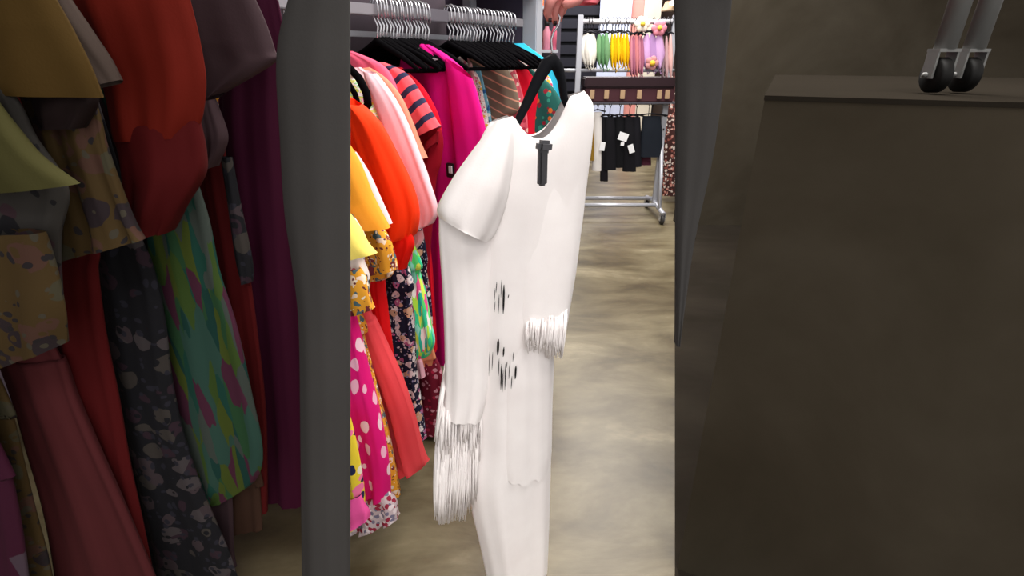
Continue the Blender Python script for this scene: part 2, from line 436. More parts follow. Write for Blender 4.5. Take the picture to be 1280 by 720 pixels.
G('blouse', 'white floral blouse with yellow and pink flowers beyond the magenta dress', 'top', .68, flo_white,
  [(548, 68, 572, 68), (556, 78, 596, 92), (566, 110, 604, 120), (575, 150, 612, 165), (580, 190, 614, 200), (580, 250, 608, 250)], .03, .007,
  sleeves=[('sleeve', plain('#f0b4b4'), [(584, 72, 590, 80), (590, 110, 596, 114), (602, 170, 606, 172)], .02, .008, .002, 3, 'plain pink sleeve')])
mag = plain('#d9077e')
G('dress', 'long magenta dress with soft vertical gathers, widest on the rail', 'dress', .26, mag,
  [(516, 52, 536, 56), (505, 64, 562, 72), (500, 90, 590, 102), (508, 140, 602, 150), (514, 200, 612, 205), (520, 270, 600, 270), (525, 360, 598, 360), (528, 450, 600, 450), (530, 520, 600, 520)],
  .045, .012, 6, neck=(.35, .3, 22),
  extras=[('sleeve', mag, [(556, 72, 590, 98), (560, 110, 602, 140), (566, 170, 610, 185), (574, 230, 606, 240)], .035, .03, .006, 3),
          ('collar', plain('#8f7f86'), [(512, 66, 524, 60), (516, 76, 532, 70), (530, 84, 548, 74)], .05, .006, .002, 2, 'grey lining at the neckline')])
tg = thing('security_tag', 'small black security tag with white slip on the magenta dress', 'security tag', hit(563, 219, RP(.2), RD))
obj('tag_case', box(hit(563, 213, RP(.19), RD), (.012, .034, .052), Rz, .003), SEC, tg, smooth=False)
obj('paper_slip', box(hit(563, 212, RP(.175), RD), (.004, .014, .026), Rz), plain('#c9c9c9', .6, weave=False), tg, smooth=False)
G('dress', 'wine dress with small pink flowers showing its hem left of the white dress', 'dress', -.05, flo_red,
  [(498, 425, 532, 430), (505, 450, 548, 455), (510, 480, 554, 490), (515, 530, 552, 545), (518, 560, 548, 558)], .03, .008, extend=False)
G('dress', 'scarlet dress behind the coral and navy striped tee', 'dress', .13, plain('#e8102c'),
  [(486, 84, 502, 84), (486, 100, 531, 112), (494, 140, 551, 155), (500, 190, 546, 196), (505, 260, 536, 280), (505, 340, 540, 350), (508, 430, 545, 440), (512, 505, 546, 508)], .03, .008)
G('dress', 'dark crimson dress hanging low behind the striped tee', 'dress', .09, plain('#9c0a22'),
  [(500, 150, 550, 160), (505, 190, 552, 200), (512, 215, 545, 225), (510, 260, 540, 280), (508, 330, 536, 340), (512, 420, 540, 430), (516, 470, 540, 470)], .03, .008)
G('t_shirt', 'coral tee with wide dark navy stripes on its short sleeve', 'top', .05, strp,
  [(462, 76, 480, 78), (466, 90, 508, 92), (478, 120, 528, 120), (490, 150, 545, 150), (505, 182, 551, 158)], .03, .004,
  extras=[('inner_sleeve', plain('#8a1020'), [(528, 184, 548, 164), (530, 196, 546, 178)], -.01, .02, .002, 2)])
G('blouse', 'coral pink blouse with its shoulder showing above the peach one', 'top', .00, plain('#ef5f7d'),
  [(425, 62, 440, 64), (428, 76, 476, 80), (432, 100, 492, 102), (440, 130, 500, 132), (450, 160, 505, 160), (455, 200, 500, 205)], .03, .006)
G('blouse', 'dusty peach blouse with narrow long sleeve', 'top', -.05, plain('#d98a70'),
  [(440, 88, 462, 84), (446, 96, 482, 98), (458, 120, 500, 120), (472, 150, 514, 150), (488, 180, 524, 180), (505, 202, 530, 198)], .03, .007, 4)
G('blouse', 'white and lime leaf print blouse behind the orange red puff sleeve', 'top', -.17, lime,
  [(425, 100, 446, 98), (428, 118, 462, 120), (436, 150, 478, 150), (448, 200, 494, 200), (458, 260, 500, 260), (462, 300, 505, 300)], .03, .006)
pk = plain('#f6c6cf')
G('blouse', 'pale pink blouse with long full sleeve gathered at the cuff', 'top', -.12, pk,
  [(428, 86, 450, 84), (434, 104, 482, 112), (446, 140, 502, 144), (458, 180, 520, 184), (470, 230, 538, 236), (482, 270, 534, 282)], .03, .006, neck=(.4, .3, 5),
  sleeves=[('sleeve', pk, [(456, 88, 468, 92), (462, 118, 492, 124), (474, 160, 512, 164), (488, 210, 530, 212), (498, 256, 546, 262), (516, 290, 538, 280)], .035, .028, .007, 4),
           ('cuff', pk, [(516, 290, 528, 288), (518, 300, 529, 300), (512, 310, 522, 310)], .035, .012, .002, 4)])
G('dress', 'navy floral dress hanging behind the tropical green one, hem near the floor', 'dress', -.22, flo_navy,
  [(476, 330, 508, 332), (474, 370, 512, 372), (478, 420, 516, 420), (488, 460, 518, 465), (495, 500, 524, 505), (505, 540, 529, 540), (512, 556, 530, 550)], .035, .009)
G('dress', 'dark navy dress with white flecks, thin sliver right of the tropical dress', 'dress', .02, flo_navy,
  [(510, 300, 530, 300), (514, 330, 532, 340), (516, 380, 538, 380), (520, 440, 540, 440), (522, 470, 538, 470)], .02, .006)
G('dress', 'tropical print dress in turquoise, lime and pink brush strokes', 'dress', -.17, trop,
  [(488, 310, 520, 312), (494, 340, 523, 340), (500, 370, 530, 368), (503, 400, 536, 400), (505, 430, 541, 428), (508, 447, 534, 446)], .03, .007)
G('skirt', 'peach skirt with its hem just below the tropical dress', 'skirt', -.06, plain('#d98a66'),
  [(508, 420, 538, 420), (514, 440, 541, 440), (518, 457, 541, 456)], .02, .004)
G('skirt', 'pale pink flared skirt under the tropical dress hem', 'skirt', -.12, plain('#d9a3b0'),
  [(500, 430, 520, 430), (504, 450, 526, 452), (512, 470, 530, 472)], .02, .004)
org = plain('#ff3a0a')
G('blouse', 'vivid orange red blouse with a puffed sleeve ending in a ruffled cuff', 'top', -.28, org,
  [(400, 112, 428, 116), (402, 126, 452, 134), (412, 160, 468, 162), (424, 200, 482, 204), (436, 250, 492, 256), (444, 300, 494, 306)], .03, .006,
  sleeves=[('sleeve', org, [(430, 122, 448, 132), (438, 150, 474, 156), (452, 190, 496, 196), (466, 230, 512, 234), (476, 262, 519, 266), (480, 290, 516, 292), (484, 300, 510, 298)], .045, .036, .010, 5),
           ('cuff', plain('#f01a0c'), [(484, 296, 514, 292), (486, 310, 516, 308), (490, 330, 506, 336)], .05, .02, .006, 5)])
G('dress', 'scarlet dress between the mustard frills and the navy flowers', 'dress', -.33, plain('#dd0d14'),
  [(446, 300, 482, 302), (450, 345, 478, 345), (456, 380, 482, 385), (464, 420, 487, 425), (470, 450, 488, 450)], .03, .006)
must = plain('#ea9c30')
G('dress', 'mustard floral tiered dress with frilled sleeve tiers', 'dress', -.43, flo_must,
  [(412, 240, 452, 250), (414, 280, 470, 285), (418, 310, 482, 316), (424, 335, 490, 342), (440, 346, 480, 350)], .03, .008, 6,
  sleeves=[('frill', flo_must, [(448, 282, 474, 282), (450, 310, 488, 306), (452, 344, 494, 338)], .03, .025, .008, 6)])
G('blouse', 'plain mustard blouse with wide bell sleeve at the cut edge of the rail', 'top', -.50, must,
  [(400, 170, 432, 176), (402, 200, 448, 208), (404, 240, 466, 250), (406, 282, 484, 286)], .035, .006, 3,
  extras=[('trim', plain('#f6c7c9'), [(434, 186, 444, 190), (450, 216, 458, 214), (464, 250, 474, 248), (476, 284, 488, 280)], -.02, .012, .003, 3, 'pink and white edging')])
G('dress', 'black and white speckled dress under the pale yellow blouse', 'dress', -.56, print_mat('bwfleck', '#e8ddd8', ['#3a3036', '#e8ddd8', '#c56a78'], 60, .42),
  [(400, 262, 440, 268), (402, 290, 456, 300), (404, 320, 452, 326), (406, 350, 458, 352), (406, 392, 452, 390)], .03, .005,
  extras=[('lower_tier', flo_must, [(404, 330, 450, 336), (406, 360, 458, 358), (404, 398, 464, 388)], .02, .03, .008, 6)])
G('blouse', 'pale yellow bell sleeved blouse below the plain mustard one', 'top', -.62, plain('#f2dc6c'),
  [(396, 240, 420, 250), (398, 276, 442, 282), (400, 300, 456, 304), (402, 326, 467, 318)], .035, .005, 3)
G('dress', 'coral red maxi dress flaring out to a curved hem above the floor', 'dress', -.40, plain('#e0484e'),
  [(430, 376, 456, 380), (436, 400, 466, 400), (446, 440, 483, 440), (458, 480, 500, 480), (470, 520, 514, 520), (483, 560, 524, 560), (494, 572, 528, 580), (512, 586, 527, 586)], .04, .012, 5)
G('dress', 'orange floral dress edging out between coral and spotted dresses', 'dress', -.48, flo_must,
  [(420, 380, 446, 384), (428, 420, 452, 424), (440, 470, 464, 475), (452, 530, 480, 530), (462, 580, 492, 585), (470, 632, 498, 622)], .03, .006)
G('dress', 'magenta dress with pale pink spots and lace hem at the near end', 'dress', -.55, spot,
  [(405, 380, 438, 384), (408, 420, 446, 420), (412, 470, 458, 475), (416, 520, 470, 525), (420, 580, 482, 585), (424, 626, 484, 622)], .045, .010, 5,
  extras=[('lace_hem', lace, [(422, 618, 484, 616), (424, 636, 492, 632), (428, 658, 496, 650)], 0, .05, .014, 8)])
G('dress', 'yellow and navy floral dress at the very near end, hem lowest', 'dress', -.64, yelnavy,
  [(402, 520, 436, 520), (402, 560, 444, 560), (404, 600, 450, 604), (404, 640, 452, 640), (404, 664, 446, 660)], .03, .008,
  extras=[('pink_tier', plain('#f05aa5'), [(400, 624, 450, 620), (402, 645, 456, 640), (404, 668, 458, 652)], .01, .035, .01, 6)])

G('blouse', 'bluish white top seen between the two arms of the raised black hanger', 'top', .98, plain('#dfe4f2'),
  [(650, 70, 680, 74), (660, 90, 694, 94), (668, 110, 700, 114), (674, 140, 704, 150), (676, 200, 704, 200)], .02, .005)
hh = thing('clothes_hanger', 'thick black hanger end curling over the orange red blouse', 'hanger', RP(-.24))
def gp(x, y, t): return hit(x, y, RP(t), RD)
obj('shoulder_bar', tubeb([gp(424, 76, -.24), gp(436, 84, -.24), gp(449, 98, -.24), gp(458, 116, -.24), gp(460, 130, -.24), gp(455, 139, -.24), gp(448, 134, -.24), gp(444, 118, -.24), gp(436, 104, -.24)],
    [.008, .010, .011, .011, .011, .010, .009, .008, .007], 10), BLACK, hh)
p0 = gp(424, 76, -.24)
obj('hook', tubeb([p0, RP(-.24)+Vector((0, 0, -.06)), RP(-.24)+Vector((0, 0, .03))], .0034, 6), CHROME, hh)

# ================================================================= NEAR GARMENTS (dimming put into the cloth colours) TO THE LEFT
D = dict(must='#43300c', orange='#641204', red='#470204', pink='#3c2c30', mag='#36011f', yel='#3e3b1c', coral='#481a1d', grey='#403e3d', peach='#38241a', cream='#463a34')  # colours of the rail clothes, darkened to imitate a dimmed side
dflo = print_mat('dimmed_mustard_floral', '#3a2a0c', ['#41291f', '#20161a', '#373323', '#3a2a0c'], 24, .5, distort=.05, small=['#3a2a0c', '#1a1517', '#383328'])
dnav = print_mat('dimmed_navy_floral', '#06060d', ['#33292d', '#261620', '#06060d', '#312c29', '#393335'], 22, .5, distort=.05, small=['#1b1a24', '#06060d'])
dbw = print_mat('dimmed_speckle', '#2d2a27', ['#0e0c10', '#301e24', '#2d2a27'], 34, .5, distort=.04)
dtro = print_mat('dimmed_tropic', '#264338', ['#09332d', '#25433a', '#0e3d33', '#3c4811', '#363e39', '#41182d', '#1f4226', '#314616'], 26, .9, stretch=(1.8, 1.8, .33), rot=.75, distort=.06)
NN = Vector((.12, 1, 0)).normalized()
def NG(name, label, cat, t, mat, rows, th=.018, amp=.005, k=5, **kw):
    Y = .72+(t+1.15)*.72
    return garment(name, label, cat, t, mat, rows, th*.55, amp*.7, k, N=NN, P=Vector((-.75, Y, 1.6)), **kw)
nr = thing('near_rack', 'near end of a steel clothes rail with the dimmed clothes, at the left', 'clothes rack', Vector((-.62, .9, 1.6)))
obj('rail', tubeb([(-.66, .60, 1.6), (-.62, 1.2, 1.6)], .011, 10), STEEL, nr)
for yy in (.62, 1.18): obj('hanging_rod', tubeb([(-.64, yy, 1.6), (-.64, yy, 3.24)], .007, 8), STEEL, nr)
NG('dress', 'deep plum dress hanging at the left beside the long grey dress', 'dress', -.62, plain(D['mag']),  # magenta dimmed by its colour, beside the dimmed white dress
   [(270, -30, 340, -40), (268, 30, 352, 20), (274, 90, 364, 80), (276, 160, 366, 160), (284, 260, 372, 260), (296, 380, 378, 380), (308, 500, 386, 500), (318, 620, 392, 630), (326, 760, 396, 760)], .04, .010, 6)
NG('dress', 'dark red narrow dress between plum dress and dusky tropical print', 'dress', -.70, plain(D['red']),  # red dimmed by its colour, as are its neighbours
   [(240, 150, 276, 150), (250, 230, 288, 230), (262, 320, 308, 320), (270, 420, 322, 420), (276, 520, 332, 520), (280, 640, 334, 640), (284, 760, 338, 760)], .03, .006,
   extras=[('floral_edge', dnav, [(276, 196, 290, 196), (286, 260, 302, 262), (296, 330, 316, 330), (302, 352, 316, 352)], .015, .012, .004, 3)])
NG('blouse', 'dusky mauve blouse with full sleeve, left of the grey dress', 'top', -.74, plain(D['pink']),  # pink dimmed by its colour, left of the dimmed white dress
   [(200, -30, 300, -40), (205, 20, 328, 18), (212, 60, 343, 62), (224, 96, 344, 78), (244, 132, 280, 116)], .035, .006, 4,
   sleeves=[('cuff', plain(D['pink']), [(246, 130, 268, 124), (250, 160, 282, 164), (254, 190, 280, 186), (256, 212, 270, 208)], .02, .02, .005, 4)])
NG('skirt', 'dark tan skirt hem below the dusky tropical print', 'skirt', -.72, plain(D['peach']),  # peach dimmed by its colour, below the dimmed tropical print
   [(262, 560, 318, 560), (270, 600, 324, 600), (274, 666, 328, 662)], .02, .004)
NG('dress', 'dark navy floral dress, largest flower print at the left', 'dress', -.86, dnav,  # navy floral dimmed by its colours
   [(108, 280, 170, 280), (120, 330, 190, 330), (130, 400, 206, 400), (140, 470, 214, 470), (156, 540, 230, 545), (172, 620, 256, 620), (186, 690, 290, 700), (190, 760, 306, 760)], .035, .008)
NG('skirt', 'dusky rose skirt hem at the lower left beside the dark navy flowers', 'skirt', -.77, plain('#38282d'),  # pink dimmed by its colour, beside the dimmed navy flowers
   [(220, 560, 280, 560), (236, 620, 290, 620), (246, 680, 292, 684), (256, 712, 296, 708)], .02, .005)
NG('dress', 'dusky tropical print dress in deep turquoise, olive and rose', 'dress', -.80, dtro,  # tropical print dimmed by its colours
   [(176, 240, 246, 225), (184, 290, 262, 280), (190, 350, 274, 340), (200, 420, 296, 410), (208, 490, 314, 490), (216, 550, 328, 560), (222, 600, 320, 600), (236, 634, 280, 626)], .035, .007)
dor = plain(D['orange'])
NG('blouse', 'large dark burnt orange blouse with ballooning sleeve and cuff', 'top', -.90, dor,  # orange dimmed by its colour
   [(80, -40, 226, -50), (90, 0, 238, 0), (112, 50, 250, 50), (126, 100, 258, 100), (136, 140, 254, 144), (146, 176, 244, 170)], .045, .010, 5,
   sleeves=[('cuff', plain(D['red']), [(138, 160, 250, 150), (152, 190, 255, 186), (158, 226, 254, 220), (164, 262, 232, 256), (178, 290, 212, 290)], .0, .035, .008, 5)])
NG('dress', 'dark red dress strip between dark mustard frills and navy flowers', 'dress', -.95, plain(D['red']),  # red dimmed by its colour, as are its neighbours
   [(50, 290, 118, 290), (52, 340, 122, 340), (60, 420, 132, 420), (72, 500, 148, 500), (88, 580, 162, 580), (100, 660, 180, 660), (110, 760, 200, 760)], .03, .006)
NG('blouse', 'dark cream collar strip edge beside the dark mustard blouse', 'top', -.98, plain(D['cream']),  # cream dimmed by its colour, beside the dimmed mustard blouse
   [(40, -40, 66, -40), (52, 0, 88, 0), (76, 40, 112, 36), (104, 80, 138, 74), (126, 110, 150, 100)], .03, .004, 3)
NG('dress', 'dark mustard floral dress with frilled sleeves at the far left', 'dress', -1.02, dflo,  # mustard floral dimmed by its colours
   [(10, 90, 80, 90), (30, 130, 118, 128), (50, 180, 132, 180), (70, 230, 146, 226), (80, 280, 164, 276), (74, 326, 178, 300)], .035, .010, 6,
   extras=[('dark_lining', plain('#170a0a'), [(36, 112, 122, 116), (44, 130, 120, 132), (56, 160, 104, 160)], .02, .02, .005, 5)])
NG('dress', 'dark coral maxi dress sweeping across the lower left', 'dress', -1.0, plain(D['coral']),  # coral dimmed by its colour
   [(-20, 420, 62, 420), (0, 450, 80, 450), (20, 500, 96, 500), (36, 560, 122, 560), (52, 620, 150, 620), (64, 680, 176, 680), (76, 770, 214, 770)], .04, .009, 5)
NG('blouse', 'dark mustard plain blouse with bell sleeve in the top left corner', 'top', -1.08, plain(D['must']),  # mustard dimmed by its colour
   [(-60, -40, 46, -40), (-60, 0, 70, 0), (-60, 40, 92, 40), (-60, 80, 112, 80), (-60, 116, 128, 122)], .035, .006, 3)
NG('dress', 'dark speckled dress with mustard lower tier at left edge', 'dress', -1.10, dbw,  # speckle dimmed by its colours
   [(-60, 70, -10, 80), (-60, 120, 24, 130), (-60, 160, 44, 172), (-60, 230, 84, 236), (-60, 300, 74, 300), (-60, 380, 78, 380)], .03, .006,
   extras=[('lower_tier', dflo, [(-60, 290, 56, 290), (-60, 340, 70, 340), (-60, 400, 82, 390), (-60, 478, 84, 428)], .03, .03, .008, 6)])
NG('blouse', 'dark olive yellow bell sleeved blouse at the left edge', 'top', -1.15, plain(D['yel']),  # yellow dimmed by its colour
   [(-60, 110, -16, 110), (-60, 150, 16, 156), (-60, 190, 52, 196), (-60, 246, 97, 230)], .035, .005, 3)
NG('dress', 'dark amber floral dress edge in the bottom left corner', 'dress', -1.08, dflo,  # mustard floral dimmed by its colours
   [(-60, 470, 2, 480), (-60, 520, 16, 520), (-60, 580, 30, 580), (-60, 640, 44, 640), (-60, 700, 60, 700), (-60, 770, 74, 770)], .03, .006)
NG('dress', 'plum spotted dress in the bottom left corner with one pale spot', 'dress', -1.15, print_mat('dimmed_magenta_spot', '#33001e', ['#433540', '#33001e', '#33001e', '#33001e'], 7, .34),  # magenta dimmed by its colour
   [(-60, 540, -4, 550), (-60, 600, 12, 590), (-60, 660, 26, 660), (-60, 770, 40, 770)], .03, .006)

# long white dress, dimmed to grey by its colour, hung face-out at rail end
gm = plain(D['grey'], .95)  # key grey holds the white of dress and stand-in, dimmed
GP = Vector((-.3, .80, 0)); GN = Vector((0, 1, 0))
G('dress', 'long dimmed white dress hung face-out, full picture height, left of the bright clothes', 'dress', 0, gm,
  [(372, -60, 437, -60), (366, -20, 437, -20), (350, 40, 437.5, 40), (346, 90, 437.5, 90), (350, 160, 437.5, 160), (356, 260, 437.5, 260), (366, 330, 437.5, 330), (374, 400, 437.5, 400), (376, 520, 437.5, 520), (377, 640, 437.5, 640), (378, 730, 437.5, 730)],
  .03, .003, 3, N=GN, P=GP, nv=44)
G('stand_in_scarf', 'dimmed white stand-in for a dress edge, tapering downwards, right of the steel garment rack', 'stand_in_scarf', 0, gm,  # stand-in for a dress edge, its white dimmed to grey
  [(838, -60, 921, -60), (842, 0, 915, 0), (844, 60, 909, 60), (844, 120, 902, 120), (844, 200, 890, 200), (844, 300, 868, 300), (844, 380, 856, 380), (844, 430, 849, 430)],
  .012, .002, 3, N=GN, P=Vector((.3, .82, 0)), nv=40)
# overhead arm that carries both (just above the picture)
oa = thing('display_rail', 'thin steel rail above the picture carrying the dimmed dress and the stand-in edge', 'clothes rack', Vector((0, .81, 1.56)))
obj('rail', tubeb([(-.62, .81, 1.56), (.62, .81, 1.56)], .008, 10), STEEL, oa)
for x in (-.62, .62): obj('hanging_rod', tubeb([(x, .81, 1.56), (x, .81, 3.24)], .006, 8), STEEL, oa)
for x, nm in ((atY(405, -55, .8).x, 'dress'), (atY(880, -55, .82).x, 'stand_in_scarf')):
    h = thing('clothes_hanger', 'hanger of the dimmed white %s' % nm, 'hanger', Vector((x, .81, 1.5)))
    obj('hook', tubeb([(x, .80, 1.548), (x, .822, 1.556), (x, .826, 1.572), (x, .81, 1.578), (x, .80, 1.565)], .0025, 6), CHROME, h)
    obj('shoulder_bar', tubeb([(x-.04, .81, 1.50), (x, .80, 1.548), (x+.04, .81, 1.50)], .005, 6), BLACK, h)

# ================================================================= STAND-IN PLINTH (dimming put into its brown) WITH CASTER LEG, RIGHT
pc = atY(958, 113, 1.08); ph = 1.33
pd = Vector((pc.x, pc.y, 0)).normalized(); pa = math.atan2(pd.x, pd.y)+math.radians(1.0)
ex = Vector((math.cos(pa), -math.sin(pa), 0)); ey = Vector((math.sin(pa), math.cos(pa), 0))
pm = Vector((pc.x, pc.y, 0))+ex*.95+ey*.7+Vector((0, 0, ph/2))
pl = box(pm, (1.9, 1.4, ph), Matrix.Rotation(-pa, 3, 'Z'), 0)
o = obj('stand_in_plinth', pl, DIMM, base=Vector((pm.x, pm.y, 0)), smooth=False)
obj('darkened_top', box(pm+Vector((0, 0, ph/2-.004)), (1.903, 1.403, .009), Matrix.Rotation(-pa, 3, 'Z'), 0), plain('#26221d', .98, 0, .0), o, smooth=False)  # darker sheet added to offset the brighter light on the plinth top
tag(o, 'stand-in block in dimmed brown concrete at the right carrying the wheeled rack foot', 'stand_in_plinth')
cs = atY(1172, 96, 1.12)
cz = 1.333
rf = thing('rolling_rack', 'dimmed steel rack leg on caster wheels at the top right corner', 'clothes rack', Vector((cs.x, 1.12, cz)))
CM = plain('#6a6a68', .5, .1, .5, False)
def wheel(bm, c, r, w, ax=Vector((1, 0, 0))):
    add_tube(bm, [Vector(c)-ax*w/2, Vector(c)-ax*w*.35, Vector(c)+ax*w*.35, Vector(c)+ax*w/2], [r*.86, r, r, r*.86], 20); return bm
for k, (dx, dy, leg) in enumerate(((0.0, 0, 'a'), (.074, .035, 'b'))):
    x = cs.x+dx; y = 1.12+dy*.6
    wl = obj('wheel', wheel(bmesh.new(), (x-.004, y, cz+.033), .033, .026), plain('#0c0b0a', .6, weave=False), rf)
    fk = bmesh.new(); add_box(fk, (x-.022, y, cz+.052), (.004, .03, .05)); add_box(fk, (x+.016, y, cz+.052), (.004, .03, .05)); add_box(fk, (x-.003, y, cz+.078), (.042, .034, .006))
    f = obj('fork', fk, CM, rf, smooth=False)
    sub('axle', tubeb([(x-.03, y, cz+.033), (x+.024, y, cz+.033)], .005, 8), CM, f, rf)
    obj('leg', tubeb([(x-.003, y, cz+.08), (x+.006, y+.0, cz+.42)], .019, 14), CM, rf)
obj('cross_bar', tubeb([(cs.x, 1.12, cz+.33), (cs.x+.06, 1.21, cz+.33)], .012, 10), CM, rf)

# ================================================================= WHITE DRESS IN THE MIDDLE
WP = Vector((.03, 1.05, 0)); WN = Vector((-.42, .9, 0)).normalized()
wm = plain('#fbf2f1', .9); 
WM2 = plain('#fbf2f1', .9)
base = hit(650, 760, WP, WN)
wd = thing('dress', 'long white fringed dress held up on a black hanger in the aisle', 'dress', base)
body = [(612, 153, 730, 113), (600, 176, 742, 134), (588, 210, 740, 176), (580, 250, 733, 230), (578, 310, 724, 300), (580, 370, 708, 360), (582, 430, 692, 425), (586, 490, 688, 486), (588, 550, 688, 540), (584, 600, 687, 590), (590, 640, 686, 636), (600, 682, 684, 690), (616, 760, 680, 770)]
obj('body', cloth(body, WP, WN, .055, .005, 5, nv=70, na=72, neck=(.52, .29, 40), back=.95, seed=3, top=.25), wm, wd)
# short sleeve on the left
obj('sleeve', cloth([(622, 150, 640, 158), (596, 184, 640, 196), (566, 226, 632, 250), (548, 258, 618, 290), (549, 272, 606, 300)], WP-WN*.03, WN, .045, .004, 4, nv=26, na=40, seed=5, top=.3), wm, wd)
# shawl-like overlay falling from the sleeve, left and right panels
obj('overlay_panel', cloth([(549, 258, 612, 280), (549, 300, 618, 310), (553, 360, 614, 372), (556, 430, 612, 440), (556, 490, 608, 492), (554, 520, 600, 522)], WP-WN*.02, WN, .03, .004, 5, nv=34, na=44, seed=8), WM2, wd)
obj('overlay_panel', cloth([(614, 210, 738, 180), (612, 240, 734, 220), (614, 290, 726, 280), (616, 340, 719, 330), (620, 390, 709, 384), (622, 420, 704, 416)], WP, WN, .064, .003, 5, nv=34, na=44, seed=9, top=.38, ragged=8, ramp=(1.3, 1.0)), WM2, wd)
obj('overlay_panel', cloth([(600, 350, 690, 345), (600, 400, 690, 400), (600, 450, 690, 450), (600, 500, 688, 500), (600, 560, 687, 560), (604, 585, 684, 582)], WP, WN, .062, .003, 7, nv=34, na=60, seed=19, top=.5, ragged=8), WM2, wd)
def fringe(specs, seed, off=.03, lean=0.0, r0=.0016):
    r = random.Random(seed); bm = bmesh.new()
    for (x0, x1, y0, y1, n, jit, dx) in specs:
        for i in range(n):
            x = x0+(x1-x0)*(i+r.random())/n
            L = y1+r.uniform(-jit, jit)
            o = off+r.uniform(-.012, .012)
            pts = []
            b = r.uniform(-3, 3)
            for q in range(6):
                s = q/5; P = WP-WN*(o-.05*(1-min(1, s*2.2)))
                pts.append(hit(x+dx*s+b*math.sin(s*3), y0+(L-y0)*s, P, WN))
            add_tube(bm, pts, [r0*1.4, r0*1.4, r0*1.3, r0*1.2, r0, r0*.6], 4)
    return bm
f1 = obj('fringe', fringe([(553, 602, 490, 560, 90, 20, -2), (552, 592, 500, 640, 170, 12, -9), (547, 566, 530, 648, 90, 8, -4), (566, 598, 520, 628, 80, 14, -1), (557, 561, 455, 556, 4, 4, -14)], 1, .03, r0=.0022), WM2, wd)
f2 = obj('fringe', fringe([(660, 708, 385, 432, 120, 10, -3), (688, 709, 370, 444, 70, 5, -6)], 2, .062, r0=.002), WM2, wd)
for f in (f1, f2): f['kind'] = 'stuff'
# shade of the open gaps between strands, laid on as black slivers
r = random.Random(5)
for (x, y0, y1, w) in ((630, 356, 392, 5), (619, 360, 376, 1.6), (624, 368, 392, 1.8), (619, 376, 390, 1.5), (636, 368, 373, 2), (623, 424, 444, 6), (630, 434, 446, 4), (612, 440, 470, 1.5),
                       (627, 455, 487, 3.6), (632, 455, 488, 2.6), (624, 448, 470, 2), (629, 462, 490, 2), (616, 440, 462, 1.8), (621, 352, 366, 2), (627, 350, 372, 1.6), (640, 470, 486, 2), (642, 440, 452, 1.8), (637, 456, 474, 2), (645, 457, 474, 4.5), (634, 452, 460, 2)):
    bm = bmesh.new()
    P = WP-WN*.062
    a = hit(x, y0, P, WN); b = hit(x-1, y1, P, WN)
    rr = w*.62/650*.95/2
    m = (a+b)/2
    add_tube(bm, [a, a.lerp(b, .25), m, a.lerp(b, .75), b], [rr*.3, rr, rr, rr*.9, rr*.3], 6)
    o = obj('gap_shade', bm, plain('#1c1a1a', .9), wd); 
st = thing('security_tag', 'dark grey hard security tag clipped to the white dress front', 'security tag', hit(679, 233, WP-WN*.1, WN))
Rw = Matrix.Rotation(math.atan2(WN.y, WN.x)-PI/2, 3, 'Z')
TP = WP-WN*.105
c = hit(678, 208, TP, WN)
obj('tag_body', box(c, (.0175, .014, .070), Rw, .004), plain('#3b3a3d', .4, 0, .5, False), st, smooth=False)
c = hit(680, 183, TP, WN)
obj('tag_head', box(c, (.028, .022, .022), Rw @ Matrix.Rotation(math.radians(6), 3, 'Y'), .006), plain('#47464a', .4, 0, .5, False), st, smooth=False)

# hanger of the white dress
hg = thing('clothes_hanger', 'black velvet hanger holding the white fringed dress', 'hanger', hit(690, 75, WP, WN))
def wp(x, y, o=0): return hit(x, y, WP-WN*o, WN)
hb = bmesh.new()
add_tube(hb, [wp(636, 172), wp(645, 156), wp(658, 130), wp(672, 100), wp(684, 80), wp(690, 76), wp(697, 84), wp(702, 100), wp(705, 122), wp(712, 140)],
         [.006, .007, .009, .011, .013, .015, .012, .009, .008, .006], 10)
obj('shoulder_bar', hb, plain('#0d0e14', .85), hg)
obj('hook', tubeb([wp(690, 76), wp(690, 62), wp(689, 50), wp(692, 40), wp(698, 32), wp(700, 22), wp(695, 13), wp(686, 12), wp(682, 20)], .0018, 8), CHROME, hg)

# hand that holds the hanger, coming down from above the picture
def skinmesh(name, chains, mat, parent):
    """chains: list of [(point, radius)...]; first chain is the trunk, later chains start at a trunk vertex index"""
    me = bpy.data.meshes.new(name); vs = []; es = []; rs = []
    for start, ch in chains:
        prev = start
        for (p, rd) in ch:
            vs.append(Vector(p)-parent.location); rs.append(rd)
            if prev is not None: es.append((prev, len(vs)-1))
            prev = len(vs)-1
    me.from_pydata(vs, es, [])
    o = bpy.data.objects.new(name, me); C.objects.link(o); o.parent = parent
    bm = bmesh.new(); bm.from_mesh(me); lay = bm.verts.layers.skin.verify(); bm.verts.ensure_lookup_table()
    for v, rd in zip(bm.verts, rs): v[lay].radius = (rd, rd)
    bm.verts[0][lay].use_root = True
    bm.to_mesh(me); bm.free(); me.materials.append(mat)
    m = o.modifiers.new('skin', 'SKIN'); m.use_smooth_shade = True
    m = o.modifiers.new('sub', 'SUBSURF'); m.levels = 2; m.render_levels = 2
    return o
skin = plain('#d98c86', .6)
HP = wp(700, 0)
person = thing('person', 'raised hand with coral sleeve gripping the hanger hook from above', 'person', HP+Vector((0.02, 0, .02)))
palm = [((wp(746, -52, -.02)), .026), (wp(735, -38, 0), .022), (wp(722, -24, 0), .024), (wp(710, -14, .0), .022)]
ch = [(None, palm)]
ch += [(3, [(wp(697, -8, .02), .0098), (wp(687, 4, .022), .0092), (wp(684, 16, .012), .0082), (wp(688, 26, 0), .0066)])]
ch += [(3, [(wp(702, -6, .005), .0098), (wp(693, 8, .012), .0092), (wp(692, 20, .004), .0082), (wp(695, 29, -.008), .0066)])]
